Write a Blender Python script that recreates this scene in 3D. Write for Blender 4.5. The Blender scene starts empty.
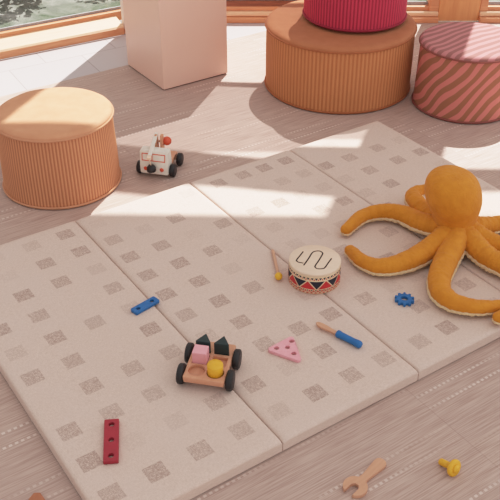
import bpy, bmesh, math, random
from mathutils import Vector, Matrix, noise
random.seed(7)
sc = bpy.context.scene
COL = sc.collection
PI = math.pi
R = math.radians

# ------------------------------------------------------------------ materials
def lin(c):
    def f(v):
        v /= 255.0
        return v / 12.92 if v <= 0.04045 else ((v + 0.055) / 1.055) ** 2.4
    return (f(c[0]), f(c[1]), f(c[2]), 1.0)

def new_mat(name):
    m = bpy.data.materials.new(name); m.use_nodes = True
    nt = m.node_tree
    for n in list(nt.nodes): nt.nodes.remove(n)
    out = nt.nodes.new('ShaderNodeOutputMaterial')
    b = nt.nodes.new('ShaderNodeBsdfPrincipled')
    nt.links.new(b.outputs[0], out.inputs[0])
    return m, nt, b

def N(nt, t, **kw):
    n = nt.nodes.new(t)
    for k, v in kw.items(): setattr(n, k, v)
    return n

def math_n(nt, op, a, b=None, clamp=False):
    n = N(nt, 'ShaderNodeMath', operation=op, use_clamp=clamp)
    for i, v in enumerate((a, b)):
        if v is None: continue
        if isinstance(v, (int, float)): n.inputs[i].default_value = v
        else: nt.links.new(v, n.inputs[i])
    return n.outputs[0]

def mix_n(nt, fac, a, b, blend='MIX'):
    n = N(nt, 'ShaderNodeMix', data_type='RGBA', blend_type=blend)
    for i, v in ((0, fac), (6, a), (7, b)):
        if isinstance(v, (int, float)): n.inputs[i].default_value = v
        elif isinstance(v, tuple): n.inputs[i].default_value = v
        else: nt.links.new(v, n.inputs[i])
    return n.outputs[2]

def noise_n(nt, vec, scale, detail=3, rough=.55, dist=0):
    n = N(nt, 'ShaderNodeTexNoise')
    n.inputs['Scale'].default_value = scale; n.inputs['Detail'].default_value = detail
    n.inputs['Roughness'].default_value = rough; n.inputs['Distortion'].default_value = dist
    nt.links.new(vec, n.inputs['Vector'])
    return n.outputs[0]

def coords(nt, scale=(1, 1, 1), rot=(0, 0, 0)):
    t = N(nt, 'ShaderNodeTexCoord'); m = N(nt, 'ShaderNodeMapping')
    m.inputs['Scale'].default_value = scale; m.inputs['Rotation'].default_value = rot
    nt.links.new(t.outputs['Object'], m.inputs[0])
    return m.outputs[0]

def bump_n(nt, b, h, strength=.3, dist=.002):
    n = N(nt, 'ShaderNodeBump'); n.inputs['Strength'].default_value = strength
    n.inputs['Distance'].default_value = dist
    nt.links.new(h, n.inputs['Height']); nt.links.new(n.outputs[0], b.inputs['Normal'])

def ramp01(nt, v, a, b):
    n = N(nt, 'ShaderNodeMapRange', clamp=True)
    n.inputs[1].default_value = a; n.inputs[2].default_value = b
    nt.links.new(v, n.inputs[0])
    return n.outputs[0]

def simple(name, c1, c2=None, scale=40, rough=.7, stretch=(1, 1, 1), bump=.15, sheen=0, coat=0):
    m, nt, b = new_mat(name)
    c2 = c2 or tuple(max(0, x * .9) for x in c1)
    v = coords(nt, stretch)
    n = noise_n(nt, v, scale, 4)
    nt.links.new(mix_n(nt, ramp01(nt, n, .3, .7), lin(c1), lin(c2)), b.inputs['Base Color'])
    b.inputs['Roughness'].default_value = rough
    b.inputs['Sheen Weight'].default_value = sheen
    b.inputs['Coat Weight'].default_value = coat
    if bump: bump_n(nt, b, n, bump, .001)
    return m

def ribbed(name, c_hi, c_lo, n, phase=0, streak=None):
    m, nt, b = new_mat(name)
    t = N(nt, 'ShaderNodeTexCoord'); s = N(nt, 'ShaderNodeSeparateXYZ')
    nt.links.new(t.outputs['Object'], s.inputs[0])
    a = math_n(nt, 'ARCTAN2', s.outputs[1], s.outputs[0])
    w = math_n(nt, 'COSINE', math_n(nt, 'MULTIPLY', a, float(n)))
    f = ramp01(nt, w, -.75, .5)
    big = noise_n(nt, t.outputs['Object'], 5, 3)
    c = mix_n(nt, f, lin(c_lo), lin(c_hi))
    c = mix_n(nt, math_n(nt, 'MULTIPLY', ramp01(nt, big, .35, .7), .22), c, lin(c_lo))
    nt.links.new(c, b.inputs['Base Color'])
    b.inputs['Roughness'].default_value = .75; b.inputs['Sheen Weight'].default_value = .03
    return m

def zebra(name, pink, brown, direction, scale=1.0):
    m, nt, b = new_mat(name)
    t = N(nt, 'ShaderNodeTexCoord')
    mp = N(nt, 'ShaderNodeMapping'); nt.links.new(t.outputs['Object'], mp.inputs[0])
    no = N(nt, 'ShaderNodeTexNoise'); no.inputs['Scale'].default_value = 4.5; no.inputs['Detail'].default_value = 1.5
    nt.links.new(t.outputs['Object'], no.inputs['Vector'])
    d = N(nt, 'ShaderNodeVectorMath', operation='DOT_PRODUCT'); d.inputs[1].default_value = direction
    nt.links.new(t.outputs['Object'], d.inputs[0])
    ph = math_n(nt, 'ADD', math_n(nt, 'MULTIPLY', d.outputs['Value'], 2 * PI * scale),
                math_n(nt, 'MULTIPLY', no.outputs[0], 10.0))
    w = math_n(nt, 'SINE', ph)
    f = ramp01(nt, w, -.22, .12)
    nt.links.new(mix_n(nt, f, lin(pink), lin(brown)), b.inputs['Base Color'])
    b.inputs['Roughness'].default_value = .8; b.inputs['Sheen Weight'].default_value = .03
    return m

def wood(name, c1, c2, scale=6, stretch=(1, 12, 12), rough=.5, rot=(0, 0, 0)):
    m, nt, b = new_mat(name)
    v = coords(nt, stretch, rot)
    n = noise_n(nt, v, scale, 5, .6, .6)
    n2 = noise_n(nt, v, scale * 5, 2)
    f = math_n(nt, 'ADD', math_n(nt, 'MULTIPLY', ramp01(nt, n, .3, .7), .75), math_n(nt, 'MULTIPLY', n2, .25))
    nt.links.new(mix_n(nt, f, lin(c1), lin(c2)), b.inputs['Base Color'])
    b.inputs['Roughness'].default_value = rough
    bump_n(nt, b, n, .1, .001)
    return m

M = {}
M['blue'] = simple('blue_paint', (36, 112, 178), (30, 100, 164), rough=.45)
M['navy'] = simple('dark_hole', (22, 44, 74), rough=.8)
M['red'] = simple('red_paint', (168, 40, 58), (155, 34, 52), rough=.5)
M['pink'] = simple('pink_paint', (238, 176, 186), (232, 166, 176), rough=.55)
M['yellow'] = simple('yellow_paint', (234, 182, 52), (224, 170, 42), rough=.5)
M['green'] = simple('dark_green_paint', (28, 52, 54), (22, 44, 48), rough=.5)
M['black'] = simple('black_paint', (30, 28, 32), (24, 22, 26), rough=.5)
M['hub'] = simple('hub_grey', (74, 62, 62), (60, 50, 52), rough=.6)
M['beech'] = wood('beech', (216, 164, 134), (202, 146, 116), 10, (8, 1, 8))
M['beech2'] = wood('beech_dark', (212, 166, 138), (198, 150, 122), 10, (1, 8, 8))
M['brownwood'] = wood('brown_wood', (178, 116, 84), (160, 100, 70), 10, (8, 1, 8))
M['palewood'] = wood('pale_wood', (238, 216, 196), (228, 204, 182), 10, (2, 10, 10))
M['white_paint'] = simple('white_paint', (232, 230, 222), (224, 222, 214), rough=.5)
M['orange_red'] = simple('orange_red', (226, 92, 62), rough=.5)
M['drum_red'] = simple('drum_red', (206, 46, 52), rough=.55)
M['drum_navy'] = simple('drum_navy', (26, 28, 48), rough=.55)
M['drum_cream'] = simple('drum_cream', (234, 206, 174), (224, 194, 160), rough=.55)
M['slot'] = simple('slot_dark', (46, 36, 34), rough=.8)
M['stick'] = wood('stick_wood', (214, 172, 146), (200, 156, 130), 10, (10, 1, 10))
M['pine'] = wood('pine', (228, 168, 126), (200, 132, 94), 5, (1, 14, 14))
M['pine_post'] = wood('pine_post', (232, 172, 118), (214, 146, 96), 5, (9, 9, .8))
M['pine_sunlit'] = wood('pine_sunlit', (240, 204, 172), (226, 180, 146), 5, (1, 14, 14))  # paler pine, the sills' sunlit look put into the colour
M['pine_dark'] = wood('pine_dark', (150, 84, 56), (112, 60, 42), 6, (1, 14, 14))
M['plaster'] = simple('plaster', (236, 226, 218), (228, 216, 208), scale=6, rough=.9)
M['plinth'] = simple('plinth_paint', (240, 205, 190), (237, 200, 185), scale=3, rough=.4, bump=.02)
M['plinth_shade'] = simple('plinth_gap_shade', (120, 90, 80), rough=.9)
M['gasket'] = simple('gasket', (176, 176, 180), rough=.6)

def velvet(name, c1, c2, sc_=14, sheen=.04):
    return simple(name, c1, c2, scale=sc_, rough=.8, bump=.12, sheen=sheen)
M['peach_top'] = velvet('peach_velvet', (214, 158, 124), (207, 149, 114))
M['peach_pipe'] = velvet('peach_piping', (208, 152, 118), (198, 142, 108))
M['rust_top'] = velvet('rust_velvet', (186, 120, 82), (176, 110, 72))
M['rust_pipe'] = velvet('rust_piping', (176, 104, 64), (160, 92, 56))
M['red_pipe'] = velvet('red_piping', (160, 36, 62), (148, 30, 54))
M['red_top'] = velvet('red_velvet', (190, 46, 74), (178, 40, 66))
M['peach_rib'] = ribbed('peach_corduroy', (214, 153, 113), (178, 115, 81), 112)
M['rust_rib'] = ribbed('rust_corduroy', (208, 142, 94), (184, 116, 72), 120)
M['red_rib'] = ribbed('red_corduroy', (208, 60, 90), (160, 34, 62), 94)
M['zebra_side'] = zebra('zebra_side', (214, 130, 122), (164, 108, 82), (14, -7, -12))
M['zebra_top'] = zebra('zebra_top', (200, 134, 136), (160, 106, 102), (-13, 18, 0))
M['zebra_pipe'] = velvet('zebra_piping', (150, 84, 76), (136, 74, 66))
M['mustard'] = velvet('mustard_velour', (216, 143, 38), (204, 130, 28), 26, .06)

_nt = M['mustard'].node_tree; _b = [n for n in _nt.nodes if n.type == 'BSDF_PRINCIPLED'][0]
bump_n(_nt, _b, noise_n(_nt, coords(_nt), 34, 4, .6, 1.2), .55, .012)

def sherpa():
    m, nt, b = new_mat('cream_sherpa')
    v = coords(nt); n = noise_n(nt, v, 160, 3)
    nt.links.new(mix_n(nt, n, lin((236, 214, 176)), lin((222, 194, 150))), b.inputs['Base Color'])
    b.inputs['Roughness'].default_value = .95; bump_n(nt, b, n, .8, .006)
    return m
M['sherpa'] = sherpa()

def mat_fabric():
    m, nt, b = new_mat('mat_fabric')
    v = coords(nt)
    at = N(nt, 'ShaderNodeAttribute', attribute_name='square')
    wv = noise_n(nt, coords(nt, (1, .22, 1)), 420, 2)
    wu = noise_n(nt, coords(nt, (.22, 1, 1)), 420, 2)
    weave = math_n(nt, 'MAXIMUM', wv, wu)
    big = noise_n(nt, v, 9, 4)
    base = mix_n(nt, ramp01(nt, weave, .4, .75), lin((205, 184, 173)), lin((225, 206, 196)))
    base = mix_n(nt, math_n(nt, 'MULTIPLY', ramp01(nt, big, .4, .7), .35), base, lin((214, 196, 188)))
    f = math_n(nt, 'MULTIPLY', at.outputs['Fac'], ramp01(nt, weave, .70, .50))
    base = mix_n(nt, f, base, lin((150, 126, 118)))
    nt.links.new(base, b.inputs['Base Color'])
    b.inputs['Roughness'].default_value = .9
    bump_n(nt, b, weave, .25, .001)
    return m
M['mat'] = mat_fabric()

def plank_floor():
    m, nt, b = new_mat('woven_planks')
    t = N(nt, 'ShaderNodeTexCoord'); s = N(nt, 'ShaderNodeSeparateXYZ')
    nt.links.new(t.outputs['Object'], s.inputs[0])
    u, v = s.outputs[0], s.outputs[1]          # object is turned so u runs along the planks, v = -y
    v = math_n(nt, 'MULTIPLY', v, -1.0)
    col = math_n(nt, 'FLOOR', math_n(nt, 'DIVIDE', math_n(nt, 'ADD', u, 1.165 + 10 * 1.30), 1.30))
    vs = math_n(nt, 'ADD', v, math_n(nt, 'MULTIPLY', col, .142 - .247))
    vs = math_n(nt, 'ADD', vs, 10 * (.247 - .142) - 1.525 + .247 * 60)
    row = math_n(nt, 'FLOOR', math_n(nt, 'DIVIDE', vs, .247))
    vv = math_n(nt, 'MODULO', vs, .247)
    def line(c, w):
        d = math_n(nt, 'ABSOLUTE', math_n(nt, 'SUBTRACT', vv, c))
        return math_n(nt, 'LESS_THAN', d, w)
    l = math_n(nt, 'MAXIMUM', line(.012, .0045), line(.072, .0045))
    du = math_n(nt, 'MODULO', math_n(nt, 'ADD', u, 20.0), .0195)
    dash = math_n(nt, 'MULTIPLY', l, math_n(nt, 'LESS_THAN', du, .0105))
    fade = ramp01(nt, noise_n(nt, t.outputs['Object'], 2.6, 1), .42, .60)
    dash = math_n(nt, 'MULTIPLY', dash, math_n(nt, 'ADD', math_n(nt, 'MULTIPLY', fade, .55), .06))
    # fine weave running along the planks, each plank with its own tone
    g1 = noise_n(nt, coords(nt, (1.2, 40, 1)), 6, 4)
    g2 = noise_n(nt, coords(nt, (20, 60, 1)), 8, 2)
    cid = N(nt, 'ShaderNodeCombineXYZ'); nt.links.new(col, cid.inputs[0]); nt.links.new(row, cid.inputs[1])
    wn = N(nt, 'ShaderNodeTexWhiteNoise', noise_dimensions='3D'); nt.links.new(cid.outputs[0], wn.inputs['Vector'])
    c = mix_n(nt, ramp01(nt, g1, .36, .64), lin((166, 139, 127)), lin((206, 184, 173)))
    c = mix_n(nt, math_n(nt, 'MULTIPLY', g2, .5), c, lin((186, 164, 157)))
    c = mix_n(nt, math_n(nt, 'MULTIPLY', wn.outputs['Value'], .28), c, lin((172, 150, 145)))
    seam = math_n(nt, 'MAXIMUM', line(.160, .0022), math_n(nt, 'LESS_THAN', math_n(nt, 'MODULO', math_n(nt, 'ADD', u, 1.165 + 13.0), 1.30), .004))
    c = mix_n(nt, math_n(nt, 'MULTIPLY', seam, .18), c, lin((120, 94, 86)))
    c = mix_n(nt, dash, c, lin((230, 216, 209)))
    nt.links.new(c, b.inputs['Base Color'])
    b.inputs['Roughness'].default_value = .65
    bump_n(nt, b, g2, .15, .001)
    return m
M['planks'] = plank_floor()

def tile_floor():
    m, nt, b = new_mat('stone_tiles')
    v = coords(nt)
    br = N(nt, 'ShaderNodeTexBrick'); nt.links.new(v, br.inputs['Vector'])
    br.inputs['Scale'].default_value = 1; br.inputs['Brick Width'].default_value = .44; br.inputs['Row Height'].default_value = .9
    br.inputs['Mortar Size'].default_value = .003
    br.inputs['Color1'].default_value = lin((194, 186, 188)); br.inputs['Color2'].default_value = lin((186, 178, 182)); br.inputs['Mortar'].default_value = lin((158, 148, 150))
    n = noise_n(nt, v, 5, 5)
    c = mix_n(nt, math_n(nt, 'MULTIPLY', n, .25), br.outputs[0], lin((204, 196, 196)))
    nt.links.new(c, b.inputs['Base Color']); b.inputs['Roughness'].default_value = .45
    return m
M['tile'] = tile_floor()

def glass(name, tint, gloss=.06, diffuse=None):
    m = bpy.data.materials.new(name); m.use_nodes = True
    nt = m.node_tree
    for n in list(nt.nodes): nt.nodes.remove(n)
    out = N(nt, 'ShaderNodeOutputMaterial'); tr = N(nt, 'ShaderNodeBsdfTransparent'); tr.inputs[0].default_value = tint
    gl = N(nt, 'ShaderNodeBsdfGlossy'); gl.inputs['Roughness'].default_value = .02
    mx = N(nt, 'ShaderNodeMixShader'); mx.inputs[0].default_value = gloss
    nt.links.new(tr.outputs[0], mx.inputs[1]); nt.links.new(gl.outputs[0], mx.inputs[2])
    last = mx.outputs[0]
    if diffuse:
        df = N(nt, 'ShaderNodeBsdfTranslucent'); df.inputs[0].default_value = (1, 1, 1, 1)
        m2 = N(nt, 'ShaderNodeMixShader'); m2.inputs[0].default_value = diffuse
        nt.links.new(last, m2.inputs[1]); nt.links.new(df.outputs[0], m2.inputs[2]); last = m2.outputs[0]
    nt.links.new(last, out.inputs[0])
    return m
M['glass'] = glass('clear_glass', (.97, .98, .97, 1))
M['sun_dimmer'] = glass('sun_dimming_glass', (.66, .65, .64, 1), .03, .10)  # part-transparent, weakens the direct sun passing through

def garden():
    m, nt, b = new_mat('garden_ground')
    v = coords(nt)
    n = noise_n(nt, v, 2.2, 6, .65, 1.0); n2 = noise_n(nt, v, 9, 4)
    c = mix_n(nt, ramp01(nt, n, .38, .62), lin((78, 92, 72)), lin((140, 142, 136)))
    c = mix_n(nt, math_n(nt, 'MULTIPLY', ramp01(nt, n2, .45, .7), .5), c, lin((50, 64, 48)))
    nt.links.new(c, b.inputs['Base Color']); b.inputs['Roughness'].default_value = 1
    return m
M['garden'] = garden()
M['leaf'] = simple('leaf', (70, 92, 62), (104, 116, 88), scale=12, rough=.7)
M['stem'] = simple('stem', (120, 104, 84), rough=.9)

# ------------------------------------------------------------------ mesh helpers
def tag(o, label=None, cat=None, group=None, kind=None):
    if label: o['label'] = label
    if cat: o['category'] = cat
    if group: o['group'] = group
    if kind: o['kind'] = kind
    return o

def empty(name, loc, rz=0, label=None, cat=None, group=None):
    o = bpy.data.objects.new(name, None); COL.objects.link(o)
    o.location = loc; o.rotation_euler = (0, 0, rz); o.empty_display_size = .05
    return tag(o, label, cat, group)

class MB:
    def __init__(s): s.bm = bmesh.new(); s.mi = 0
    def face(s, vs, smooth=False):
        try:
            f = s.bm.faces.new(vs); f.material_index = s.mi; f.smooth = smooth; return f
        except ValueError: return None
    def box(s, lo, hi, bev=0, seg=2, mtx=None):
        b = bmesh.new(); bmesh.ops.create_cube(b, size=1)
        c = [(lo[i] + hi[i]) / 2 for i in range(3)]; d = [hi[i] - lo[i] for i in range(3)]
        for v in b.verts: v.co = Vector([c[i] + v.co[i] * d[i] for i in range(3)])
        if bev: bmesh.ops.bevel(b, geom=list(b.edges), offset=bev, segments=seg, affect='EDGES', profile=.5)
        s.merge(b, mtx); return s
    def merge(s, b, mtx=None, smooth=None):
        if mtx is not None: bmesh.ops.transform(b, matrix=mtx, verts=b.verts)
        mp = {v: s.bm.verts.new(v.co) for v in b.verts}
        for f in b.faces:
            g = s.face([mp[v] for v in f.verts], f.smooth if smooth is None else smooth)
        b.free()
    def lathe(s, prof, seg=48, mtx=None, rad=None, smooth=True, cap=True):
        """prof = [(r, z)]; rad(theta, r, z) may change the radius"""
        b = bmesh.new(); rings = []
        for r, z in prof:
            ring = []
            for k in range(seg):
                t = 2 * PI * k / seg; rr = rad(t, r, z) if rad else r
                zz = z
                ring.append(b.verts.new((rr * math.cos(t), rr * math.sin(t), zz)))
            rings.append(ring)
        for a, c in zip(rings, rings[1:]):
            for k in range(seg):
                f = b.faces.new((a[k], a[(k + 1) % seg], c[(k + 1) % seg], c[k])); f.smooth = smooth
        if cap:
            if prof[0][0] > 1e-6: b.faces.new(list(reversed(rings[0])))
            if prof[-1][0] > 1e-6: b.faces.new(rings[-1])
        s.merge(b, mtx); return s
    def tube(s, pts, rad, seg=16, flat=1.0, up=Vector((0, 0, 1)), caps=True):
        """smooth tube through pts with a radius per point, rounded ends"""
        pts = [Vector(p) for p in pts]; n = len(pts)
        rad = rad if isinstance(rad, (list, tuple)) else [rad] * n
        rings = []
        for i, p in enumerate(pts):
            t = (pts[min(i + 1, n - 1)] - pts[max(i - 1, 0)]).normalized()
            a = t.cross(up)
            if a.length < 1e-4: a = t.cross(Vector((1, 0, 0)))
            a.normalize(); b = a.cross(t).normalized()
            rings.append((p, a, b, t, rad[i]))
        full = []
        if caps:
            p, a, b, t, r = rings[0]
            for k in (1, 2, 3): 
                q = PI / 2 * k / 4
                full.insert(0, (p - t * r * math.sin(q), a, b, t, r * math.cos(q)))
        full += rings
        if caps:
            p, a, b, t, r = rings[-1]
            for k in (1, 2, 3):
                q = PI / 2 * k / 4
                full.append((p + t * r * math.sin(q), a, b, t, r * math.cos(q)))
        R_ = []
        for p, a, b, t, r in full:
            R_.append([s.bm.verts.new(p + a * r * math.cos(2 * PI * k / seg) + b * r * flat * math.sin(2 * PI * k / seg)) for k in range(seg)])
        for x, y in zip(R_, R_[1:]):
            for k in range(seg): s.face((x[k], x[(k + 1) % seg], y[(k + 1) % seg], y[k]), True)
        s.face(list(reversed(R_[0])), True); s.face(R_[-1], True)
        return s
    def build(s, name, mats, parent=None, loc=None, rot=None):
        bmesh.ops.recalc_face_normals(s.bm, faces=s.bm.faces)
        me = bpy.data.meshes.new(name); s.bm.to_mesh(me); s.bm.free()
        for m in (mats if isinstance(mats, (list, tuple)) else [mats]): me.materials.append(m)
        o = bpy.data.objects.new(name, me); COL.objects.link(o)
        if parent: o.parent = parent
        if loc: o.location = loc
        if rot: o.rotation_euler = rot
        return o

def plate_bm(outline, holes, z0, z1, bev=.0015):
    """flat plate from a 2D outline with holes, softly bevelled, as a bmesh"""
    cu = bpy.data.curves.new('plate', 'CURVE'); cu.dimensions = '2D'; cu.fill_mode = 'BOTH'
    for poly in [outline] + holes:
        sp = cu.splines.new('POLY'); sp.points.add(len(poly) - 1)
        for p, q in zip(sp.points, poly): p.co = (q[0], q[1], 0, 1)
        sp.use_cyclic_u = True
    cu.extrude = (z1 - z0) / 2 - bev; cu.bevel_depth = bev; cu.bevel_resolution = 1; cu.offset = -bev
    ob = bpy.data.objects.new('plate', cu); COL.objects.link(ob)
    bpy.context.view_layer.update()
    dg = bpy.context.evaluated_depsgraph_get()
    me = bpy.data.meshes.new_from_object(ob.evaluated_get(dg))
    b = bmesh.new(); b.from_mesh(me)
    bmesh.ops.remove_doubles(b, verts=b.verts, dist=1e-6)
    for v in b.verts: v.co.z += (z0 + z1) / 2
    bpy.data.objects.remove(ob); bpy.data.curves.remove(cu); bpy.data.meshes.remove(me)
    return b

def circle(cx, cy, r, n=24): return [(cx + r * math.cos(2 * PI * k / n), cy + r * math.sin(2 * PI * k / n)) for k in range(n)]
def rrect(x0, y0, x1, y1, r, n=5):
    out = []
    for cx, cy, a0 in ((x1 - r, y1 - r, 0), (x0 + r, y1 - r, 90), (x0 + r, y0 + r, 180), (x1 - r, y0 + r, 270)):
        for k in range(n + 1):
            a = R(a0 + 90 * k / n); out.append((cx + r * math.cos(a), cy + r * math.sin(a)))
    return out
def rpoly(pts, r, n=6):
    out = []; m = len(pts)
    for i in range(m):
        p = Vector(pts[i]); a = (Vector(pts[i - 1]) - p).normalized(); b = (Vector(pts[(i + 1) % m]) - p).normalized()
        half = a.angle(b) / 2; d = r / math.tan(half); c = p + (a + b).normalized() * (r / math.sin(half))
        s0 = p + a * d - c; s1 = p + b * d - c
        a0 = math.atan2(s0.y, s0.x); a1 = math.atan2(s1.y, s1.x)
        da = (a1 - a0 + PI) % (2 * PI) - PI
        for k in range(n + 1):
            t = a0 + da * k / n; out.append((c.x + r * math.cos(t), c.y + r * math.sin(t)))
    return out
def catmull(pts, per=8):
    P = [Vector(p) for p in pts]; P = [2 * P[0] - P[1]] + P + [2 * P[-1] - P[-2]]; out = []
    for i in range(1, len(P) - 2):
        a, b, c, d = P[i - 1:i + 3]
        for k in range(per):
            t = k / per
            out.append(.5 * ((2 * b) + (c - a) * t + (2 * a - 5 * b + 4 * c - d) * t * t + (3 * b - a - 3 * c + d) * t ** 3))
    out.append(P[-2]); return out

ANG = R(34.0)
eB = Vector((math.cos(ANG), math.sin(ANG), 0)); eA = Vector((math.sin(ANG), -math.cos(ANG), 0))
MAT0 = Vector((.643, 3.963, 0))
MT = .048                                   # top of the play mat
YW = 5.47                                   # inner face of the back wall

# ------------------------------------------------------------------ setting
def poly_slab(name, pts, z0, z1, mat, parent=None, loc=(0, 0, 0), rz=0):
    """horizontal slab from world-space outline, local axes turned by rz"""
    mb = MB(); c, s_ = math.cos(-rz), math.sin(-rz)
    loc2 = [((x - loc[0]) * c - (y - loc[1]) * s_, (x - loc[0]) * s_ + (y - loc[1]) * c) for x, y in pts]
    a = [mb.bm.verts.new((x, y, z0)) for x, y in loc2]; b = [mb.bm.verts.new((x, y, z1)) for x, y in loc2]
    mb.face(list(reversed(a))); mb.face(b)
    for i in range(len(a)): mb.face((a[i], a[(i + 1) % len(a)], b[(i + 1) % len(a)], b[i]))
    o = mb.build(name, mat, parent); o.location = (loc[0], loc[1], 0); o.rotation_euler = (0, 0, rz)
    return o

PL = Vector((-1.467, 4.83)); dL = Vector((.861, .509)); nL = Vector((.509, -.861))   # left wall line, direction, normal into room
def left_at(t): return PL + dL * t
# plank floor: far edge runs along the planks, v = -1.413
def mp(u, v): p = MAT0 + eB * u + eA * v; return (p.x, p.y)
def plank_edge_x(x):   # y on the plank edge at world x
    p = MAT0 + eA * -1.413; return p.y + (x - p.x) * math.tan(ANG)
xe = MAT0.x + (eA * -1.413).x + (5.47 - plank_edge_x(MAT0.x + (eA * -1.413).x)) / math.tan(ANG)
o = poly_slab('floor', [(-3.2, -.6), (3.4, -.6), (3.4, 5.47), (xe, 5.47), (-3.2, plank_edge_x(-3.2))], -.06, 0, M['planks'], loc=(MAT0.x, MAT0.y), rz=ANG)
tag(o, 'woven pinkish brown plank floor with dashed white lines', None, kind='structure')
L1 = left_at(-2.0); L2 = left_at(1.255)
o = poly_slab('floor', [(-3.2, plank_edge_x(-3.2)), (xe, 5.47), (L2.x, 5.47), (L1.x, L1.y)], -.06, 0, M['tile'], loc=(-1.0, 4.9), rz=R(30.6))
tag(o, 'pale stone tile strip along the windows', None, kind='structure')

TOP = 5.4
# back wall : solid pieces around two tall openings
def wall_box(mb, x0, x1, z0, z1, y0=YW, y1=YW + .12): mb.box((x0, y0, z0), (x1, y1, z1))
mb = MB()
wall_box(mb, -.68, 3.4, 3.40, TOP)                       # above the windows
wall_box(mb, 2.62, 3.4, 0, 3.40)
wall_box(mb, -.68, -.38, 0, 3.40)
o = mb.build('wall_back', M['plaster']); tag(o, kind='structure')
# wide timber post between the two windows
mb = MB(); mb.box((1.212, YW, 0), (1.477, YW + .16, 3.40), .006)
o = mb.build('trim_1', M['pine_post']); tag(o, 'wide pine post between the back windows', kind='structure')

def window_back(name, x0, x1, hdr0, hdr1, ft=.052, label=None, transoms=(), lower=True):
    """timber window in the back wall between x0 and x1, with a low sill frame"""
    w = empty(name, ((x0 + x1) / 2, YW, 0)); tag(w, label, kind='structure')
    cx = (x0 + x1) / 2; X0, X1 = x0 - cx, x1 - cx
    m = MB(); m.box((X0, -.035, 0), (X1, .11, .034), .004); m.build('sill', M['pine'], w)
    m = MB(); m.box((X0, -.012, .034), (X1, .11, .066), .008); m.build('sill_board', M['pine_sunlit'], w)
    m = MB()
    m.box((X0, .012, .066), (X1, .10, .092), .004)
    m.box((X0, .0, .066), (X0 + ft, .10, 3.40), .005); m.box((X1 - ft, .0, .066), (X1, .10, 3.40), .005)
    # header with a slightly sloping underside
    for (a, b, za, zb, zt) in [(X0 + ft, X1 - ft, hdr0, hdr1, 3.40)]:
        vs = [m.bm.verts.new(p) for p in ((a, .018, za), (b, .018, zb), (b, .018, zt), (a, .018, zt), (a, .044, za), (b, .044, zb), (b, .044, zt), (a, .044, zt))]
        for f in ((0, 1, 2, 3), (7, 6, 5, 4), (0, 4, 5, 1), (1, 5, 6, 2), (2, 6, 7, 3), (3, 7, 4, 0)): m.face([vs[k] for k in f])
    m.build('frame', M['pine'], w)
    m = MB(); m.box((X0 + ft, .05, .092), (X1 - ft, .056, .112)); m.build('gasket', M['gasket'], w)
    for tr in transoms:      # tr: list of (x, zlow, zhigh)
        m = MB(); prev = None
        for x, zl, zh in tr:
            ring = [m.bm.verts.new(p) for p in ((x - cx, .020, zl), (x - cx, .020, zh), (x - cx, .044, zh), (x - cx, .044, zl))]
            if prev:
                for k in range(4): m.face((prev[k], prev[(k + 1) % 4], ring[(k + 1) % 4], ring[k]))
            else: m.face(ring)
            prev = ring
        m.face(list(reversed(prev)))
        m.build('shade_transom', M['pine'], w)  # out of view, outline slanted to cast the shade strips indoors
    return w, cx, X0 + ft, X1 - ft

def pane(w, a, b, z0, z1, mat, y=.053, name='pane'):
    m = MB(); m.box((a, y, z0), (b, y + .006, z1)); return m.build(name, mat, w)

wa, cx, a, b = window_back('window_2', -.38, 1.212, 3.25, 3.29, .062, 'tall pine window behind the plinth and rust pouf',
    transoms=([(-.34, 1.27, 1.32), (.18, 1.31, 1.36), (.42, 1.34, 1.39), (1.16, 1.41, 1.46)],
              [(-.34, 2.22, 2.58), (.10, 2.33, 2.85), (.28, 2.37, 2.89), (.67, 2.47, 2.96), (1.16, 2.49, 3.07)]))
pane(wa, a, b, .10, 1.33, M['glass']); pane(wa, a, b, 1.34, 2.40, M['sun_dimmer'], name='sun_dimming_pane'); pane(wa, a, b, 2.41, 3.35, M['glass'])  # middle pane is unseen, added to dim the sun on the far floor
# dark sliding track in front of the glass, low down
m = MB(); m.box((a, .018, .092), (b - .28, .046, .128), .003); m.box((a, .020, .135), (b - .28, .046, .150), .003); m.build('track', M['pine_dark'], wa)
wc, cx, a, b = window_back('window_3', 1.477, 2.62, 3.35, 3.36, .05, 'pine window at right behind the zebra pouf',
    transoms=([(1.50, 2.60, 3.00), (2.60, 2.62, 3.00)],))
pane(wc, a, b, .10, 2.62, M['glass']); pane(wc, a, b, 2.9, 3.35, M['glass'])

# left wall with its window: an Empty turned along the wall (local x along the wall, local -y into the room)
angL = math.atan2(dL.y, dL.x)
wl = empty('window_1', (PL.x, PL.y, 0), angL); tag(wl, 'long low pine window along the left wall', kind='structure')
x0, x1 = -2.0, .735
m = MB(); m.box((x0, .0, 0), (x1 + .06, .20, .046), .005); m.build('sill', M['pine'], wl)
m = MB()   # sloping sill board, sunlit tone put into its colour
prof = [(.004, .046), (.012, .054), (.13, .082), (.13, .046)]
r0 = [m.bm.verts.new((x0, y, z)) for y, z in prof]; r1 = [m.bm.verts.new((x1 + .06, y, z)) for y, z in prof]
for k in range(4): m.face((r0[k], r0[(k + 1) % 4], r1[(k + 1) % 4], r1[k]))
m.face(r0); m.face(list(reversed(r1))); m.build('sill_board', M['pine_sunlit'], wl)
m = MB(); m.box((x0, .13, .046), (1.04, .19, .106), .004); m.box((x0, .13, 2.10), (1.04, .19, 2.2), .004)
m.box((.985, .13, .08), (1.04, .19, 2.2), .004); m.build('frame', M['pine'], wl)
m = MB(); m.box((x0, .165, .106), (.985, .175, .122)); m.build('gasket', M['gasket'], wl)
pane(wl, x0, .985, .12, 2.1, M['glass'], .166)
m = MB(); m.box((x0, .06, 2.2), (1.16, .2, TOP)); m.box((.805, .02, 0), (1.215, .055, 2.2))
o = m.build('wall_left', M['plaster'], None, (PL.x, PL.y, 0), (0, 0, angL)); tag(o, kind='structure')
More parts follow.
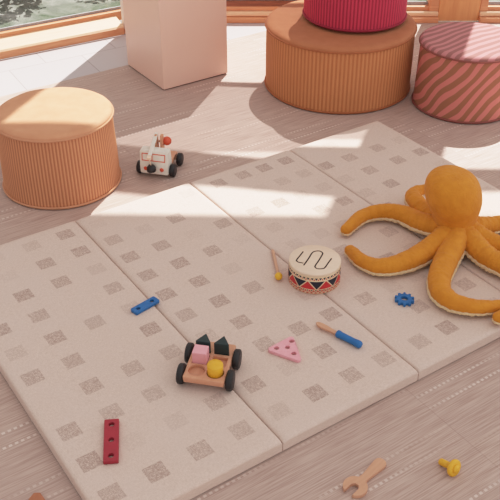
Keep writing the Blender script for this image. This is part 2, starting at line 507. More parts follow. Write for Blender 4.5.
m = MB(); m.box((.80, -.002, 0), (1.205, .018, .03), .002)
o = m.build('baseboard_left', M['pine'], None, (PL.x, PL.y, 0), (0, 0, angL)); tag(o, kind='structure')

# garden outside
gm = MB(); gm.box((-9, 5.75, -.2), (9, 16, -.12))
vs = [gm.bm.verts.new(p) for p in ((-9, 1.5, -.12), (-1.9, 5.0, -.12), (-.6, 5.75, -.12), (-9, 5.75, -.12))]; gm.face(vs)
o = gm.build('garden_ground', M['garden']); tag(o, 'pale planted ground outside the windows', kind='structure')
def shrub(loc, s_, label, seed):
    rnd = random.Random(seed); t = empty('garden_shrub', loc, 0, label, 'shrub', 'shrubs outside the left window')
    m = MB()
    for k in range(420):
        d = Vector((rnd.gauss(0, 1), rnd.gauss(0, 1), rnd.gauss(0, .7))).normalized() * rnd.uniform(.55, 1) * s_
        d.z = abs(d.z) * .9 + .05
        n = Vector((rnd.gauss(0, 1), rnd.gauss(0, 1), rnd.gauss(0, 1))).normalized(); q = n.orthogonal().normalized(); r = n.cross(q)
        L = rnd.uniform(.03, .06)
        m.face([m.bm.verts.new(d + q * L * a_ + r * L * .45 * b_) for a_, b_ in ((-1, 0), (0, -1), (1, 0), (0, 1))])
    m.build('foliage', M['leaf'], t)
    m = MB()
    for k in range(6):
        e = Vector((rnd.uniform(-.5, .5), rnd.uniform(-.5, .5), rnd.uniform(.5, .8))) * s_
        m.tube([(0, 0, -.12), e * .5, e], [.012, .009, .004], 6)
    m.build('stem', M['stem'], t)
shrub((-1.75, 6.25, 0), .34, 'leafy shrub outside the left window, nearest the left edge of the photo', 1)
shrub((-1.05, 6.75, 0), .38, 'leafy shrub outside the left window, beside the plinth', 2)

# ------------------------------------------------------------------ poufs
def make_pouf(name, loc, rad, h, nrib, m_top, m_side, m_pipe, label, taper=0.0, seed=0, ribs=True, smooth_from=None, rz=0):
    t = empty(name, loc, rz, label, 'pouf')
    def wob(th, z): return 1 + .006 * noise.noise(Vector((2 * math.cos(th), 2 * math.sin(th), z * 6 + seed * 3.1)))
    seg = nrib * 6 if ribs else 128
    def rf(th, r, z):
        r = r * wob(th, z)
        if ribs: r += .0011 * math.cos(nrib * th)
        return r
    prof = []
    for k in range(13):
        f = k / 12; z = .012 + (h - .03) * f
        prof.append((rad * (1 + taper * (1 - f)) * (1 + .004 * math.sin(PI * f)) - .004, z))
    m = MB(); m.lathe(prof, seg, rad=rf, cap=False); m.build('side', m_side, t)
    # top panel, gently domed, slightly rumpled
    m = MB(); tp = [(rad - .003, h - .022), (rad + .001, h - .014), (rad - .004, h - .004), (rad - .016, h + .003)]
    for q in (.9, .75, .6, .45, .3, .15, .05): tp.append((rad * q - .005, h + .003 + .010 * (1 - q)))
    m.lathe(tp, 96, rad=lambda th, r, z: r * wob(th, z))
    for v in m.bm.verts:
        if v.co.z > h - .002:
            v.co.z += .003 * noise.noise(Vector((v.co.x * 9, v.co.y * 9, seed)))
    m.build('top_panel', m_top, t)
    for z, rr in ((h - .018, rad + .001), (.010, rad * (1 + taper) + .000)):
        m = MB(); n = 120
        pts = [(rr * wob(2 * PI * k / n, z) * math.cos(2 * PI * k / n), rr * wob(2 * PI * k / n, z) * math.sin(2 * PI * k / n), z) for k in range(n)]
        pr = []
        for k in range(n):
            p = Vector(pts[k]); d = Vector((p.x, p.y, 0)).normalized()
            pr.append([m.bm.verts.new(p + d * .005 * math.cos(a) + Vector((0, 0, .005 * math.sin(a)))) for a in [2 * PI * j / 8 for j in range(8)]])
        for k in range(n):
            for j in range(8): m.face((pr[k][j], pr[(k + 1) % n][j], pr[(k + 1) % n][(j + 1) % 8], pr[k][(j + 1) % 8]), True)
        m.build('piping', m_pipe, t)
    m = MB(); m.lathe([(.02, .0), (rad * (1 + taper) - .006, .0), (rad * (1 + taper) - .006, .014), (.02, .014)], 96, smooth=False); m.build('base_panel', m_pipe, t)
    return t
make_pouf('pouf', (-.852, 3.437, 0), .254, .345, 112, M['peach_top'], M['peach_rib'], M['peach_pipe'],
          'peach corduroy pouf at left beside the toy truck', .035, 1)
make_pouf('pouf', (.484, 4.502, 0), .399, .355, 120, M['rust_top'], M['rust_rib'], M['rust_pipe'],
          'large rust corduroy pouf carrying the red pouf', 0, 2)
make_pouf('pouf', (.560, 4.550, .375), .274, .33, 94, M['red_top'], M['red_rib'], M['red_pipe'],
          'raspberry red corduroy pouf on top of the rust pouf', 0, 3)
make_pouf('pouf', (1.131, 4.255, 0), .259, .35, 90, M['zebra_top'], M['zebra_side'], M['zebra_pipe'],
          'pink and brown zebra striped pouf at right edge', .02, 4, ribs=False)

# ------------------------------------------------------------------ display plinth
t = empty('display_plinth', (-.470, 4.397, 0), ANG, 'tall pale pink square plinth standing by the window corner', 'plinth')
m = MB(); m.box((0, 0, .006), (.414, .424, .735), .003); m.build('body', M['plinth'], t)
m = MB(); m.box((.006, .006, 0), (.408, .418, .006)); m.build('base', M['plinth_shade'], t)  # recessed base, coloured dark to stand for the shadow gap below the body

# ------------------------------------------------------------------ play mat
matroot = empty('play_mat', (MAT0.x, MAT0.y, 0), ANG, 'cream folding play mat of four panels with woven grey squares', 'play mat')
V = 1.474
COLS = [(.065, .207, .355, .50), (.063, .203, .35, .49), (.10, .23, .345, .465), (.04, .18, .35, .49)]
STRONG = [{(3, 0), (3, 1), (2, 1), (2, 2), (1, 2), (1, 3), (2, 4), (1, 4), (3, 3), (1, 5), (0, 5), (1, 6), (2, 6), (2, 7), (0, 3), (3, 6), (1, 7), (0, 7), (0, 8), (0, 9), (2, 9), (3, 8), (3, 5), (3, 9), (1, 9)},
          {(0, 1), (1, 2), (0, 2), (2, 1), (1, 3), (2, 3), (0, 3), (1, 4), (0, 4), (1, 5), (0, 5), (1, 6), (3, 2), (2, 7), (1, 7), (3, 7), (2, 8), (2, 5), (0, 8), (2, 9), (3, 9), (1, 9)},
          {(0, 0), (1, 0), (2, 0), (3, 0), (0, 2), (1, 5), (0, 7), (2, 3), (3, 3), (2, 6), (3, 5), (1, 8), (2, 8), (3, 7), (1, 2), (0, 5), (3, 8), (0, 9), (1, 9)},
          {(0, 4), (1, 2), (1, 3), (2, 2), (1, 1), (2, 1), (0, 1), (3, 2), (3, 4), (2, 5), (1, 5), (0, 7), (1, 7), (2, 8), (3, 6), (1, 8), (2, 7)}]
rnd = random.Random(3)
for pi in range(4):
    B0 = (-2.235, -1.655, -1.105, -.556, -.008); c0 = B0[pi]; W = B0[pi + 1] - B0[pi] - .003
    us = sorted(([0, .005, .016, .030] if pi == 1 else [0, .0025, .008, .02]) + [ W - .02, W - .008, W - .0025, W] + [x for c in COLS[pi] for x in (c - .032, c + .032)])
    rows = [.084 + .1425 * r for r in range(10)]
    vs_ = sorted([0, .0025, .008, .02, V - .02, V - .008, V - .0025, V] + [x for c in rows for x in (c - .031, c + .031)])
    def drop(d): return .0 if d > .0195 else (.0012 if d > .0075 else (.004 if d > .002 else .010))
    def drop_left(d): return .0 if d > .029 else (.0018 if d > .015 else (.006 if d > .004 else .013))
    m = MB(); G = []
    for u in us:
        line = []
        for v in vs_:
            e = (drop_left(u) if pi == 1 and u < .031 else drop(min(u, W - u))) + drop(min(v, V - v))
            e = min(e, .013)
            z = MT - e + .0012 * noise.noise(Vector((u * 5 + pi * 9, v * 5, 0)))
            line.append(m.bm.verts.new((c0 + u, -v - .008, z)))
        G.append(line)
    lay = m.bm.faces.layers.float.new('square')
    for i in range(len(us) - 1):
        for j in range(len(vs_) - 1):
            f = m.face((G[i][j], G[i][j + 1], G[i + 1][j + 1], G[i + 1][j]), True)
            uc, vc = (us[i] + us[i + 1]) / 2, (vs_[j] + vs_[j + 1]) / 2
            for ci, c in enumerate(COLS[pi]):
                for ri, r_ in enumerate(rows):
                    if abs(uc - c) < .03 and abs(vc - r_) < .029:
                        f[lay] = rnd.uniform(.42, .68) if (ci, ri) in STRONG[pi] else rnd.choice((.0, .10, .18, .25))
    per = [G[i][0] for i in range(len(us))] + [G[-1][j] for j in range(1, len(vs_))] + [G[i][-1] for i in range(len(us) - 2, -1, -1)] + [G[0][j] for j in range(len(vs_) - 2, 0, -1)]
    lo = [m.bm.verts.new((p.co.x, p.co.y, .004)) for p in per]
    for k in range(len(per)): m.face((per[k], per[(k + 1) % len(per)], lo[(k + 1) % len(per)], lo[k]))
    m.build('mat_panel', M['mat'], matroot)
m = MB()
m.box((-2.231, -V - .004, 0), (-.012, -.012, .006)); m.build('backing', M['mat'], matroot)

# ------------------------------------------------------------------ plush octopus
octo = empty('plush_octopus', (.822, 2.872, MT), 0, 'mustard yellow plush octopus sprawled on the play mat', 'plush toy')
m = MB()
prof = [(.02, .014), (.075, .018), (.093, .035), (.092, .060), (.0885, .085), (.088, .11), (.093, .14), (.104, .175), (.1125, .21),
        (.1135, .245), (.109, .275), (.098, .302), (.080, .322), (.055, .335), (.025, .341), (.006, .342)]
# resample smoothly
pp = catmull([(a_, b_, 0) for a_, b_ in prof], 3)
def orad(th, r, z):
    return r * (1 + .02 * noise.noise(Vector((math.cos(th) * 1.5, math.sin(th) * 1.5, z * 9))))
m.lathe([(p.x, p.y * .865) for p in pp], 56, rad=orad)
for v in m.bm.verts:
    v.co.x = v.co.x * .97 - .008; v.co.x += -.048 * max(0, v.co.z - .05) / .3; v.co.y += .05 * max(0, v.co.z - .05) / .3
m.build('head', M['mustard'], octo)

ARMS = [
 ([(.80, 2.885), (.751, 2.875), (.684, 2.937), (.621, 3.000), (.542, 3.025), (.457, 2.995), (.385, 2.905)], .050, .027),
 ([(.80, 2.86), (.754, 2.800), (.683, 2.739), (.612, 2.682), (.547, 2.650), (.479, 2.643), (.424, 2.686), (.388, 2.760)], .050, .027),
 ([(.81, 2.85), (.795, 2.780), (.737, 2.665), (.696, 2.565), (.686, 2.481), (.716, 2.429), (.775, 2.406), (.838, 2.406), (.90, 2.425)], .052, .024),
 ([(.82, 2.85), (.847, 2.794), (.892, 2.706), (.946, 2.641), (1.01, 2.585), (1.05, 2.505), (1.02, 2.435), (.955, 2.395), (.865, 2.348)], .050, .026),
 ([(.83, 2.87), (.876, 2.822), (.940, 2.783), (1.01, 2.746), (1.09, 2.74), (1.16, 2.79), (1.20, 2.87)], .050, .026),
 ([(.83, 2.88), (.888, 2.885), (.958, 2.917), (1.028, 2.94), (1.11, 2.93), (1.18, 2.96)], .046, .024),
 ([(.82, 2.89), (.765, 2.925), (.723, 2.981), (.690, 3.055), (.680, 3.115), (.710, 3.165), (.765, 3.185)], .048, .024),
 ([(.83, 2.89), (.875, 2.97), (.905, 3.06), (.90, 3.15), (.86, 3.21)], .048, .026),
]
LIFT = [[0]*9, [0]*9, [0]*9, [0, 0, 0, 0, 0, 0, 0, .002, .004], [0]*9, [0]*9, [0, 0, .01, .02, .022, .02, .03], [0]*9]
OL = Vector((.822, 2.872, 0))
for ai, (pts, r0, r1) in enumerate(ARMS):
    n = len(pts); P3 = []; r0 *= .95; r1 *= .86
    for i, (x, y) in enumerate(pts):
        f = i / (n - 1); r = r0 + (r1 - r0) * f ** 1.4
        z = r * .92 + .010 + (.028 if i == 0 else .016 if i == 1 else 0) + LIFT[ai][i]
        P3.append(Vector((x - OL.x, y - OL.y, z)))
    C = catmull(P3, 14); K = len(C); rad = []
    for k in range(K):
        f = k / (K - 1); r = r0 + (r1 - r0) * f ** 1.4
        r *= 1 + .035 * noise.noise(Vector((k * .55, ai * 7, 0))) + .012 * math.sin(k * .9) + .034 * (1 - f) * math.sin(k * 2.1 + ai)
        rad.append(r)
    m = MB(); m.tube(C, rad, 20, flat=.92)
    for v in m.bm.verts:
        v.co += Vector((0, 0, .0025 * noise.noise(v.co * 45)))
        v.co.z = max(v.co.z, .006)
    arm = m.build('arm', M['mustard'], octo)
    m = MB(); C2 = [Vector((c.x, c.y, max(rad[k] * .42, c.z - rad[k] * .50))) for k, c in enumerate(C)][8:]
    m.tube(C2, [r * 1.05 for r in rad][8:], 24, flat=.40)
    for v in m.bm.verts:
        v.co += .0045 * Vector((noise.noise(v.co * 160), noise.noise(v.co * 160 + Vector((5, 0, 0))), noise.noise(v.co * 160 + Vector((0, 5, 0)))))
        v.co.z = max(v.co.z, .0005)
    u_ = m.build('underside', M['sherpa'], arm); tag(u_, 'cream fleecy underside')

# ------------------------------------------------------------------ drum and mallet
drum = empty('toy_drum', (.24, 2.617, MT), 0, 'round wooden toy drum with red and navy triangles', 'toy drum')
RD, HD = .0965, .090
m = MB(); m.lathe([(RD - .003, 0), (RD, .003), (RD, HD - .010), (RD - .004, HD - .010)], 96, cap=True)
def cyl_patch(m, pts, off=.0007):
    """pts = [(theta, z)]: (lower left, lower right, upper right, upper left) or a triangle, laid on the drum's side"""
    if len(pts) == 3: lo = (pts[0], pts[1]) if abs(pts[0][1] - pts[1][1]) < 1e-9 else (pts[0], pts[0]); hi = (pts[2], pts[2]) if lo[0] is not lo[1] else (pts[2], pts[1])
    else: lo = (pts[0], pts[1]); hi = (pts[3], pts[2])
    if lo[0][1] > hi[0][1]: lo, hi = hi, lo
    n = max(1, math.ceil(max(abs(lo[1][0] - lo[0][0]), abs(hi[1][0] - hi[0][0])) / .05))
    def P(q, f): t_ = q[0][0] + (q[1][0] - q[0][0]) * f; return (math.cos(t_) * (RD + off), math.sin(t_) * (RD + off), q[0][1])
    for k in range(n):
        a_, b_ = k / n, (k + 1) / n
        ring = [P(lo, a_), P(lo, b_), P(hi, b_), P(hi, a_)]
        out = []
        for p in ring:
            if not any((Vector(p) - Vector(q)).length < 1e-7 for q in out): out.append(p)
        if len(out) > 2: m.face([m.bm.verts.new(p) for p in out])
NT = 9; dth = 2 * PI / NT
zl, zh = .024, .058
for k in range(NT):
    th = -PI / 2 + .03 + k * dth
    m.mi = 2; w = dth * .42                                   # navy triangle, point down
    for q in range(6):
        f0, f1 = q / 6, (q + 1) / 6; a0, a1 = w * f0, w * f1
        z0, z1 = zl + (zh - zl) * f0, zl + (zh - zl) * f1
        cyl_patch(m, [(th - a0, z0), (th + a0, z0), (th + a1, z1), (th - a1, z1)] if q else [(th, z0), (th + a1, z1), (th - a1, z1)])
    m.mi = 1; th2 = th + dth / 2                              # red triangle, point up
    for q in range(6):
        f0, f1 = q / 6, (q + 1) / 6; a0, a1 = w * f0, w * f1
        z0, z1 = zh - (zh - zl) * f0, zh - (zh - zl) * f1
        cyl_patch(m, [(th2 - a0, z0), (th2 + a0, z0), (th2 + a1, z1), (th2 - a1, z1)] if q else [(th2, z0), (th2 + a1, z1), (th2 - a1, z1)])
ns = 40
for k in range(ns):
    th = 2 * PI * k / ns; w = 2 * PI / ns * .36
    m.mi = 2; cyl_patch(m, [(th - w, .074), (th + w, .074), (th, .064)])
    m.mi = 1; cyl_patch(m, [(th - w + .078, .0135), (th + w + .078, .0135), (th + .078, .0205)])
    m.mi = 1; cyl_patch(m, [(th - w * .6 + .078, .0640), (th + w * .6 + .078, .0640), (th + .078, .0705)])
    m.mi = 2; cyl_patch(m, [(th - w * .6, .0205), (th + w * .6, .0205), (th, .0145)])
m.mi = 1
for k in range(ns): 
    th = 2 * PI * k / ns; w = 2 * PI / ns * .5
    if k % 1 == 0: cyl_patch(m, [(th - w * .8, .0062), (th + w * .8, .0062), (th, .0118)])
m.build('shell', [M['drum_cream'], M['drum_red'], M['drum_navy']], drum)
m = MB(); m.lathe([(RD - .004, HD - .012), (RD - .0005, HD - .011), (RD - .0005, HD - .002), (RD - .003, HD), (.01, HD)], 96)
m.build('drumhead', M['palewood'], drum)
path = [(-0.042, 0.049), (-0.055, 0.023), (-0.068, -0.003), (-0.067, -0.012), (-0.059, -0.019), (-0.046, -0.023)]
path2 = [(-0.043, -0.036), (-0.023, 0.007), (-0.008, 0.042), (0.005, 0.053), (0.022, 0.053), (0.031, 0.041), (0.028, 0.028), (0.013, -0.008), (-0.002, -0.041), (-0.001, -0.052), (0.007, -0.059), (0.025, -0.058), (0.033, -0.051), (0.047, -0.023), (0.061, 0.005)]
m = MB()
for p in (path, path2):
    C = catmull([(x, y, HD) for x, y in p], 4); m.tube(C, .0027, 8, flat=.35)
s_ = m.build('tongue_slot', M['slot'], drum)
mal = empty('drum_mallet', (.107, 2.612, MT), 0, 'small wooden mallet with yellow ball head beside the drum', 'mallet')
m = MB(); m.tube([(-.001, .012, .014), (-.008, .085, .011), (-.018, .180, .0065)], [.0055, .0060, .0062], 12); m.build('stick', M['stick'], mal)
m = MB(); m.lathe([(.001, -.0165), (.008, -.015), (.0125, -.009), (.0150, 0), (.0125, .009), (.008, .015), (.001, .0165)], 24, Matrix.Translation((0, 0, .0165)) @ Matrix.Rotation(R(80), 4, 'X')); m.build('mallet_head', M['yellow'], mal)

# ------------------------------------------------------------------ block cart
cart = empty('block_cart', (-.131, 2.099, MT), R(-11.5), 'wooden cart with black wheels carrying coloured blocks', 'toy cart')
hw, hl = .0675, .086        # half width (x), half length (y)
holes = []
hx, hy = .0305, .0535
for j, y in enumerate((-hy + .008, .008, hy + .009)):
    for i, x in enumerate((-hx, hx)):
        if (j, i) in ((0, 0), (0, 1)): holes.append(circle(x, y, .0275))
        elif j == 1: holes.append(rrect(x - .025, y - .023, x + .025, y + .023, .002, 2))
        else: holes.append(rpoly([(x - .0275, y - .021), (x + .0275, y - .021), (x, y + .0255)], .002, 2))
m = MB(); m.merge(plate_bm(rrect(-hw, -hl, hw, hl + .012, .006), holes, .038, .053, .0015))
m.box((-hw + .002, -hl + .002, .030), (hw - .002, hl + .010, .0385), .002)
m.build('deck', M['beech'], cart)
for y in (-.052, .050):
    m = MB(); m.tube([(-hw - .012, y, .034), (hw + .012, y, .034)], .005, 10); m.build('axle', M['beech2'], cart)
for y in (-.052, .050):
    for x in (-1, 1):
        m = MB(); T = Matrix.Translation((x * (hw + .0125), y, .034)) @ Matrix.Rotation(R(90), 4, 'Y')
        m.lathe([(.004, -.0105), (.030, -.0105), (.034, -.007), (.034, .007), (.030, .0105), (.004, .0105)], 40, T)
        wh = m.build('wheel', M['black'], cart)
        m = MB(); m.lathe([(.001, -.0118), (.010, -.0118), (.012, -.0105), (.012, .0105), (.010, .0118), (.001, .0118)], 24, T); m.build('hub', M['hub'], wh)
cartM = Matrix.Translation((-.131, 2.099, MT)) @ Matrix.Rotation(R(-11.5), 4, 'Z')
def on_cart(name, x, y, z, label, cat, group=None):
    p = cartM @ Vector((x, y, z)); return p
def block_obj(name, bm_mb, mat, x, y, label, rz=0):
    p = cartM @ Vector((x, y, .0392))
    o = bm_mb.build(name, mat, None, p, (0, 0, R(-11.5) + rz)); tag(o, label, 'toy block'); return o
m = MB(); m.box((-.0235, -.0215, 0), (.0235, .0215, .056), .0025); block_obj('cube_block', m, M['pink'], -hx, .008, 'pink cube block sitting in the wooden cart')
m = MB(); m.lathe([(.005, 0), (.0256, 0), (.0256, .047), (.024, .0495), (.004, .0495)], 40); block_obj('cylinder_block', m, M['yellow'], hx, -hy + .008, 'yellow cylinder block at the front of the wooden cart')
for x, lab in ((-hx, 'dark green triangular block behind the pink cube'), (hx, 'dark green triangular block at the back right corner of the cart')):
    m = MB(); m.merge(plate_bm(rpoly([(-.0262, -.0198), (.0262, -.0198), (0, .0240)], .002, 3), [], 0, .057, .0012))
    block_obj('triangle_block', m, M['green'], x, hy + .009, lab)

# ------------------------------------------------------------------ plates, gear, tools
def flat_toy(name, x, y, rz, outline, holes, th, mat, label, cat, z=MT, bev=.0018):
    m = MB(); m.merge(plate_bm(outline, holes, 0, th, bev))
    o = m.build(name, mat, None, (x, y, z + .0004), (0, 0, rz)); tag(o, label, cat); return o
d = math.atan2(.075, .075)
flat_toy('plank_piece', -.376, 2.448, R(44.5), rrect(-.054, -.0178, .054, .0178, .006), [circle(-.031, 0, .0078), circle(.031, 0, .0078)], .012, M['blue'],
         'blue wooden strip with two holes lying across the mat seam', 'toy strip')
flat_toy('plank_piece', -.4125, 1.801, R(-83.5), rrect(-.084, -.0222, .084, .0222, .003), [circle(-.062, 0, .0088), circle(0, 0, .0088), circle(.062, 0, .0088)], .014, M['red'],
         'dark red wooden strip with three holes at the near left', 'toy strip')
tri = [(.052, 2.206), (.1475, 2.280), (.173, 2.142)]; tc = (.1245, 2.2085)
flat_toy('triangle_piece', tc[0], tc[1], 0, rpoly([(a_ - tc[0], b_ - tc[1]) for a_, b_ in reversed(tri)], .011, 6),
         [circle(a_ - tc[0], b_ - tc[1], .0088, 20) for a_, b_ in ((.089, 2.212), (.141, 2.248), (.126, 2.216), (.146, 2.185))], .013, M['pink'],
         'pink triangular piece with four round holes', 'toy piece')
def gear_outline(nt, ro, ri):
    out = []
    for k in range(nt):
        c = 2 * PI * k / nt; s1, s2 = 2 * PI / nt * .30, 2 * PI / nt * .17
        for a_, r_ in ((c - s1, ri), (c - s2, ro), (c, ro * 1.02), (c + s2, ro), (c + s1, ri)): out.append((r_ * math.cos(a_), r_ * math.sin(a_)))
    return out
flat_toy('gear', .559, 2.483, R(10), gear_outline(10, .0355, .0275), [circle(0, 0, .0125)], .013, M['blue'], 'small blue ten toothed gear wheel near the octopus arm', 'gear', bev=.0012)

drv = empty('toy_screwdriver', (.231, 2.343, MT), math.atan2(2.229 - 2.343, .369 - .231), 'toy screwdriver with blue handle and flat wooden blade', 'toy screwdriver')
m = MB(); T = Matrix.Translation((.088, 0, .0135)) @ Matrix.Rotation(R(90), 4, 'Y')
m.lathe([(.004, 0), (.0125, .0005), (.0135, .003), (.0135, .010), (.0120, .014), (.0118, .070), (.0135, .082), (.0132, .092), (.010, .098), (.003, .100)], 28, T); m.build('handle', M['blue'], drv)
m = MB(); m.merge(plate_bm([(.0, .003), (.006, .0085), (.018, .0105), (.040, .0105), (.060, .0075), (.092, .0070), (.092, -.0070), (.060, -.0075), (.040, -.0105), (.018, -.0105), (.006, -.007), (0, -.002)], [], .008, .0165, .001))
m.build('blade', M['beech2'], drv)

# wrench on the floor
wr = Vector((.387, 1.757)); hd = Vector((.303, 1.668)); ang = math.atan2(wr.y - hd.y, wr.x - hd.x)
def wrench_outline():
    out = []
    # head around origin, jaw opening towards -x (turned a little)
    ro = .0360; jaw = .0135; turn = R(12)
    a0 = math.asin(jaw / ro)
    rot = lambda x, y: (x * math.cos(turn) - y * math.sin(turn), x * math.sin(turn) + y * math.cos(turn))
    hb = .0130
    ah = math.asin(hb / ro)
    pts = []
    # from handle lower join around to the jaw
    for k in range(15):
        a_ = -ah - (PI - a0 - ah - turn * 0) * k / 14 * .999
        pts.append((ro * math.cos(a_), ro * math.sin(a_)))
    inner = [(-.020, -jaw), (-.002, -jaw * .95), (.008, -.006), (.008, .006), (-.002, jaw * .95), (-.020, jaw)]
    pts2 = [(ro * math.cos(PI - (PI - a0 - ah) * 0 - a0 + 0), ro * math.sin(a0))]
    up = []
    for k in range(15):
        a_ = (PI - a0) - (PI - a0 - ah) * k / 14
        up.append((ro * math.cos(a_), ro * math.sin(a_)))
    L = math.hypot(wr.x - hd.x, wr.y - hd.y) + .012
    hand = [(.05, .0115), (L - .018, .0185), (L - .006, .0165), (L, .010), (L + .002, 0), (L, -.010), (L - .006, -.0165), (L - .018, -.0185), (.05, -.0115)]
    return pts + inner + up + hand
o_ = wrench_outline()
m = MB(); m.merge(plate_bm(o_, [], 0, .014, .0012))
o = m.build('toy_wrench', M['beech2'], None, (hd.x, hd.y, .0004), (0, 0, ang)); tag(o, 'natural wood toy wrench lying on the plank floor', 'toy wrench')

# yellow bolt lying on the floor
bolt = empty('toy_bolt', (.597, 1.722, 0), R(-52), 'yellow wooden toy bolt lying on the plank floor', 'toy bolt')
T = Matrix.Translation((0, 0, .0265)) @ Matrix.Rotation(R(72), 4, 'Y')       # local +z of the lathe points forward and up
m = MB(); m.lathe([(.006, -.010), (.020, -.0098), (.0255, -.006), (.0265, -.002), (.0255, .002), (.021, .005), (.008, .0055)], 40, T); m.build('bolt_head', M['yellow'], bolt)
m = MB(); m.lathe([(.002, -.056), (.0085, -.055), (.0105, -.051), (.0105, -.008)], 24, T); m.build('shank', M['yellow'], bolt)
m = MB(); m.lathe([(.0135, .004), (.0130, .009), (.009, .0125), (.002, .0135)], 24, T); m.build('button', M['yellow'], bolt)
# wooden piece at the bottom edge
o = flat_toy('wooden_arch_piece', -.602, 1.598, R(4), rpoly([(-.030, -.06), (.030, -.06), (.030, .010), (.006, .046), (-.012, .046), (-.030, .012)], .006), [circle(.010, .006, .008)], .014, M['brownwood'],
         'brown wooden piece cut off by the bottom left edge', 'toy piece', z=0)

# ------------------------------------------------------------------ tow truck
tr = empty('toy_truck', (-.417, 3.537, 0), R(-13), 'white and natural wood toy tow truck on the floor beside the peach pouf', 'toy truck')
m = MB()   # cab: front face at y=-.085, slightly raked
x_, w2 = 0, .066
prof = [(-.085, .018), (-.088, .060), (-.077, .130), (-.030, .132), (-.022, .060), (-.022, .018)]
A_ = [m.bm.verts.new((-w2, y, z)) for y, z in prof]; B_ = [m.bm.verts.new((w2, y, z)) for y, z in prof]
for k in range(len(prof)): m.face((A_[k], A_[(k + 1) % len(prof)], B_[(k + 1) % len(prof)], B_[k]))
m.face(A_); m.face(list(reversed(B_)))
bmesh.ops.bevel(m.bm, geom=list(m.bm.edges), offset=.004, segments=2, affect='EDGES')
m.build('cab', M['white_paint'], tr)
def fr(z):   # y of the front face at height z
    return -.0885 if z <= .06 else -.088 + .011 * (z - .06) / .070 - .0006
m = MB()
def bar(x0, x1, z0, z1, d=.0012):
    v = [(x0, fr(z0) - d, z0), (x1, fr(z0) - d, z0), (x1, fr(z1) - d, z1), (x0, fr(z1) - d, z1)]
    q = [m.bm.verts.new(p) for p in v] + [m.bm.verts.new((p[0], p[1] + .004, p[2])) for p in v]
    for f in ((0, 1, 2, 3), (7, 6, 5, 4), (0, 4, 5, 1), (1, 5, 6, 2), (2, 6, 7, 3), (3, 7, 4, 0)): m.face([q[k] for k in f])
for (a_, b_, c_, d_) in ((-.055, .055, .117, .120), (-.055, .055, .085, .088), (-.055, -.052, .085, .120), (.052, .055, .085, .120), (-.008, -.005, .085, .120)): bar(a_, b_, c_, d_)
m.build('windscreen_outline', M['orange_red'], tr)
for x in (-.038, .038):
    m = MB(); m.lathe([(.001, -.003), (.0085, -.003), (.0095, 0), (.0095, .004)], 24, Matrix.Translation((x, -.0878, .047)) @ Matrix.Rotation(R(-90), 4, 'X')); m.build('headlight', M['orange_red'], tr)
m = MB(); m.box((-.058, -.022, .030), (.058, .092, .052), .003); m.build('bed', M['beech'], tr)
for y in (-.050, .058):
    m = MB(); m.tube([(-.075, y, .030), (.075, y, .030)], .005, 10); m.build('axle', M['beech2'], tr)
    for x in (-1, 1):
        m = MB(); T = Matrix.Translation((x * .0785, y, .030)) @ Matrix.Rotation(R(90), 4, 'Y')
        m.lathe([(.004, -.011), (.026, -.011), (.030, -.007), (.030, .007), (.026, .011), (.004, .011)], 36, T)
        wh = m.build('wheel', M['black'], tr)
        m = MB(); m.lathe([(.001, -.0122), (.009, -.0122), (.011, -.011), (.011, .011), (.009, .0122), (.001, .0122)], 20, T); m.build('hub', M['hub'], wh)
# crane: two wooden cheeks, white boom reaching forward over the cab, black hook block on a wooden pin
for x in (-.012, .014):
    m = MB(); b = plate_bm(rpoly([(-.012, .050), (.030, .050), (.020, .175), (-.004, .175)], .005, 3), [], -.005, .005, .001)
    m.merge(b, Matrix.Translation((x, 0, 0)) @ Matrix(((0, 0, 1, 0), (1, 0, 0, 0), (0, 1, 0, 0), (0, 0, 0, 1)))); m.build('crane_cheek', M['beech'], tr)
m = MB(); P_ = [Vector((-.014, .010, .168)), Vector((-.008, -.122, .118))]
dv = (P_[1] - P_[0]); L = dv.length; q = dv.to_track_quat('X', 'Z').to_matrix().to_4x4()
m.box((-.012, -.0085, -.007), (L, .0085, .007), .003, 2, Matrix.Translation(P_[0]) @ q); m.build('boom', M['white_paint'], tr)
m = MB(); m.box((L - .016, -.0092, -.0078), (L + .004, .0092, .0078), .002, 2, Matrix.Translation(P_[0]) @ q); m.build('boom_tip', M['palewood'], tr)
m = MB(); m.lathe([(.003, -.014), (.020, -.014), (.0215, -.010), (.0205, .004), (.014, .014), (.003, .017)], 32, Matrix.Translation((-.004, -.108, .062))); m.build('hook_block', M['black'], tr)
m = MB(); m.tube([(-.008, -.118, .114), (-.004, -.108, .076)], .0022, 8); m.build('cord', M['palewood'], tr)
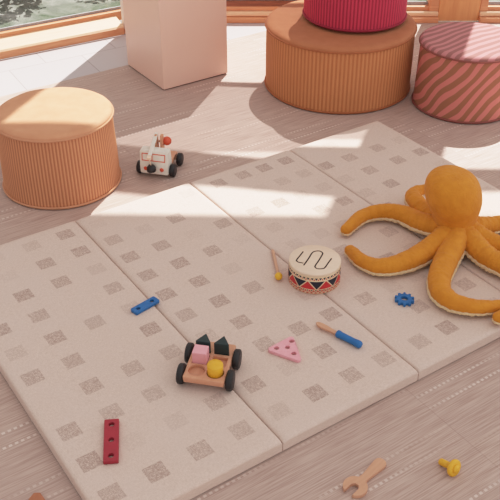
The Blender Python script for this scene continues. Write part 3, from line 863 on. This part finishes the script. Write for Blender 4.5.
m = MB(); m.lathe([(.001, -.021), (.010, -.019), (.018, -.011), (.021, 0), (.018, .011), (.010, .019), (.001, .021)], 28, Matrix.Translation((.030, .030, .134)) @ Matrix.Rotation(R(90), 4, 'Y')); m.build('winch_knob', M['orange_red'], tr)
m = MB(); m.tube([(-.010, .010, .138), (.022, .028, .134)], .005, 10); m.build('winch_axle', M['beech2'], tr)

# ------------------------------------------------------------------ light
u_ = R(18.5); cot = .8
sd = bpy.data.lights.new('sun', 'SUN'); sd.energy = 7.8; sd.angle = R(.6); sd.color = (1.0, .935, .895)
so = bpy.data.objects.new('sun', sd); COL.objects.link(so)
dirv = Vector((-math.sin(u_) * cot, -math.cos(u_) * cot, -1)).normalized()
so.rotation_euler = dirv.to_track_quat('-Z', 'Y').to_euler(); so.location = (2, 8, 6)
wd = bpy.data.worlds.new('world'); sc.world = wd; wd.use_nodes = True
nt = wd.node_tree; bg = nt.nodes['Background']
tc_ = N(nt, 'ShaderNodeTexCoord'); sp = N(nt, 'ShaderNodeSeparateXYZ'); nt.links.new(tc_.outputs['Generated'], sp.inputs[0])
f = ramp01(nt, math_n(nt, 'ADD', math_n(nt, 'MULTIPLY', sp.outputs[0], .75), math_n(nt, 'MULTIPLY', sp.outputs[1], .45)), -1, 1)
nt.links.new(mix_n(nt, f, (.52, .465, .435, 1), (1.26, 1.195, 1.16, 1)), bg.inputs[0])
bg.inputs[1].default_value = .93

# ------------------------------------------------------------------ camera
cd = bpy.data.cameras.new('camera'); cd.sensor_width = 36; cd.lens = 870 / 500 * 36
co = bpy.data.objects.new('camera', cd); COL.objects.link(co)
co.location = (0, 0, 2.0); co.rotation_euler = (PI / 2 - math.atan2(605, 870), 0, 0)
sc.camera = co
vs = sc.view_settings; vs.view_transform = 'Standard'
# soft photographic shoulder: bright sun rolls off instead of clipping
vs.use_curve_mapping = True
cm = vs.curve_mapping; cm.white_level = (2.75, 2.75, 2.75); cm.black_level = (0, 0, 0)
cv = cm.curves[3]
for x, y in ((.05, .150), (.1667, .495), (.25, .665), (.333, .785), (.5, .895), (.667, .95)): cv.points.new(x, y)
cm.update()
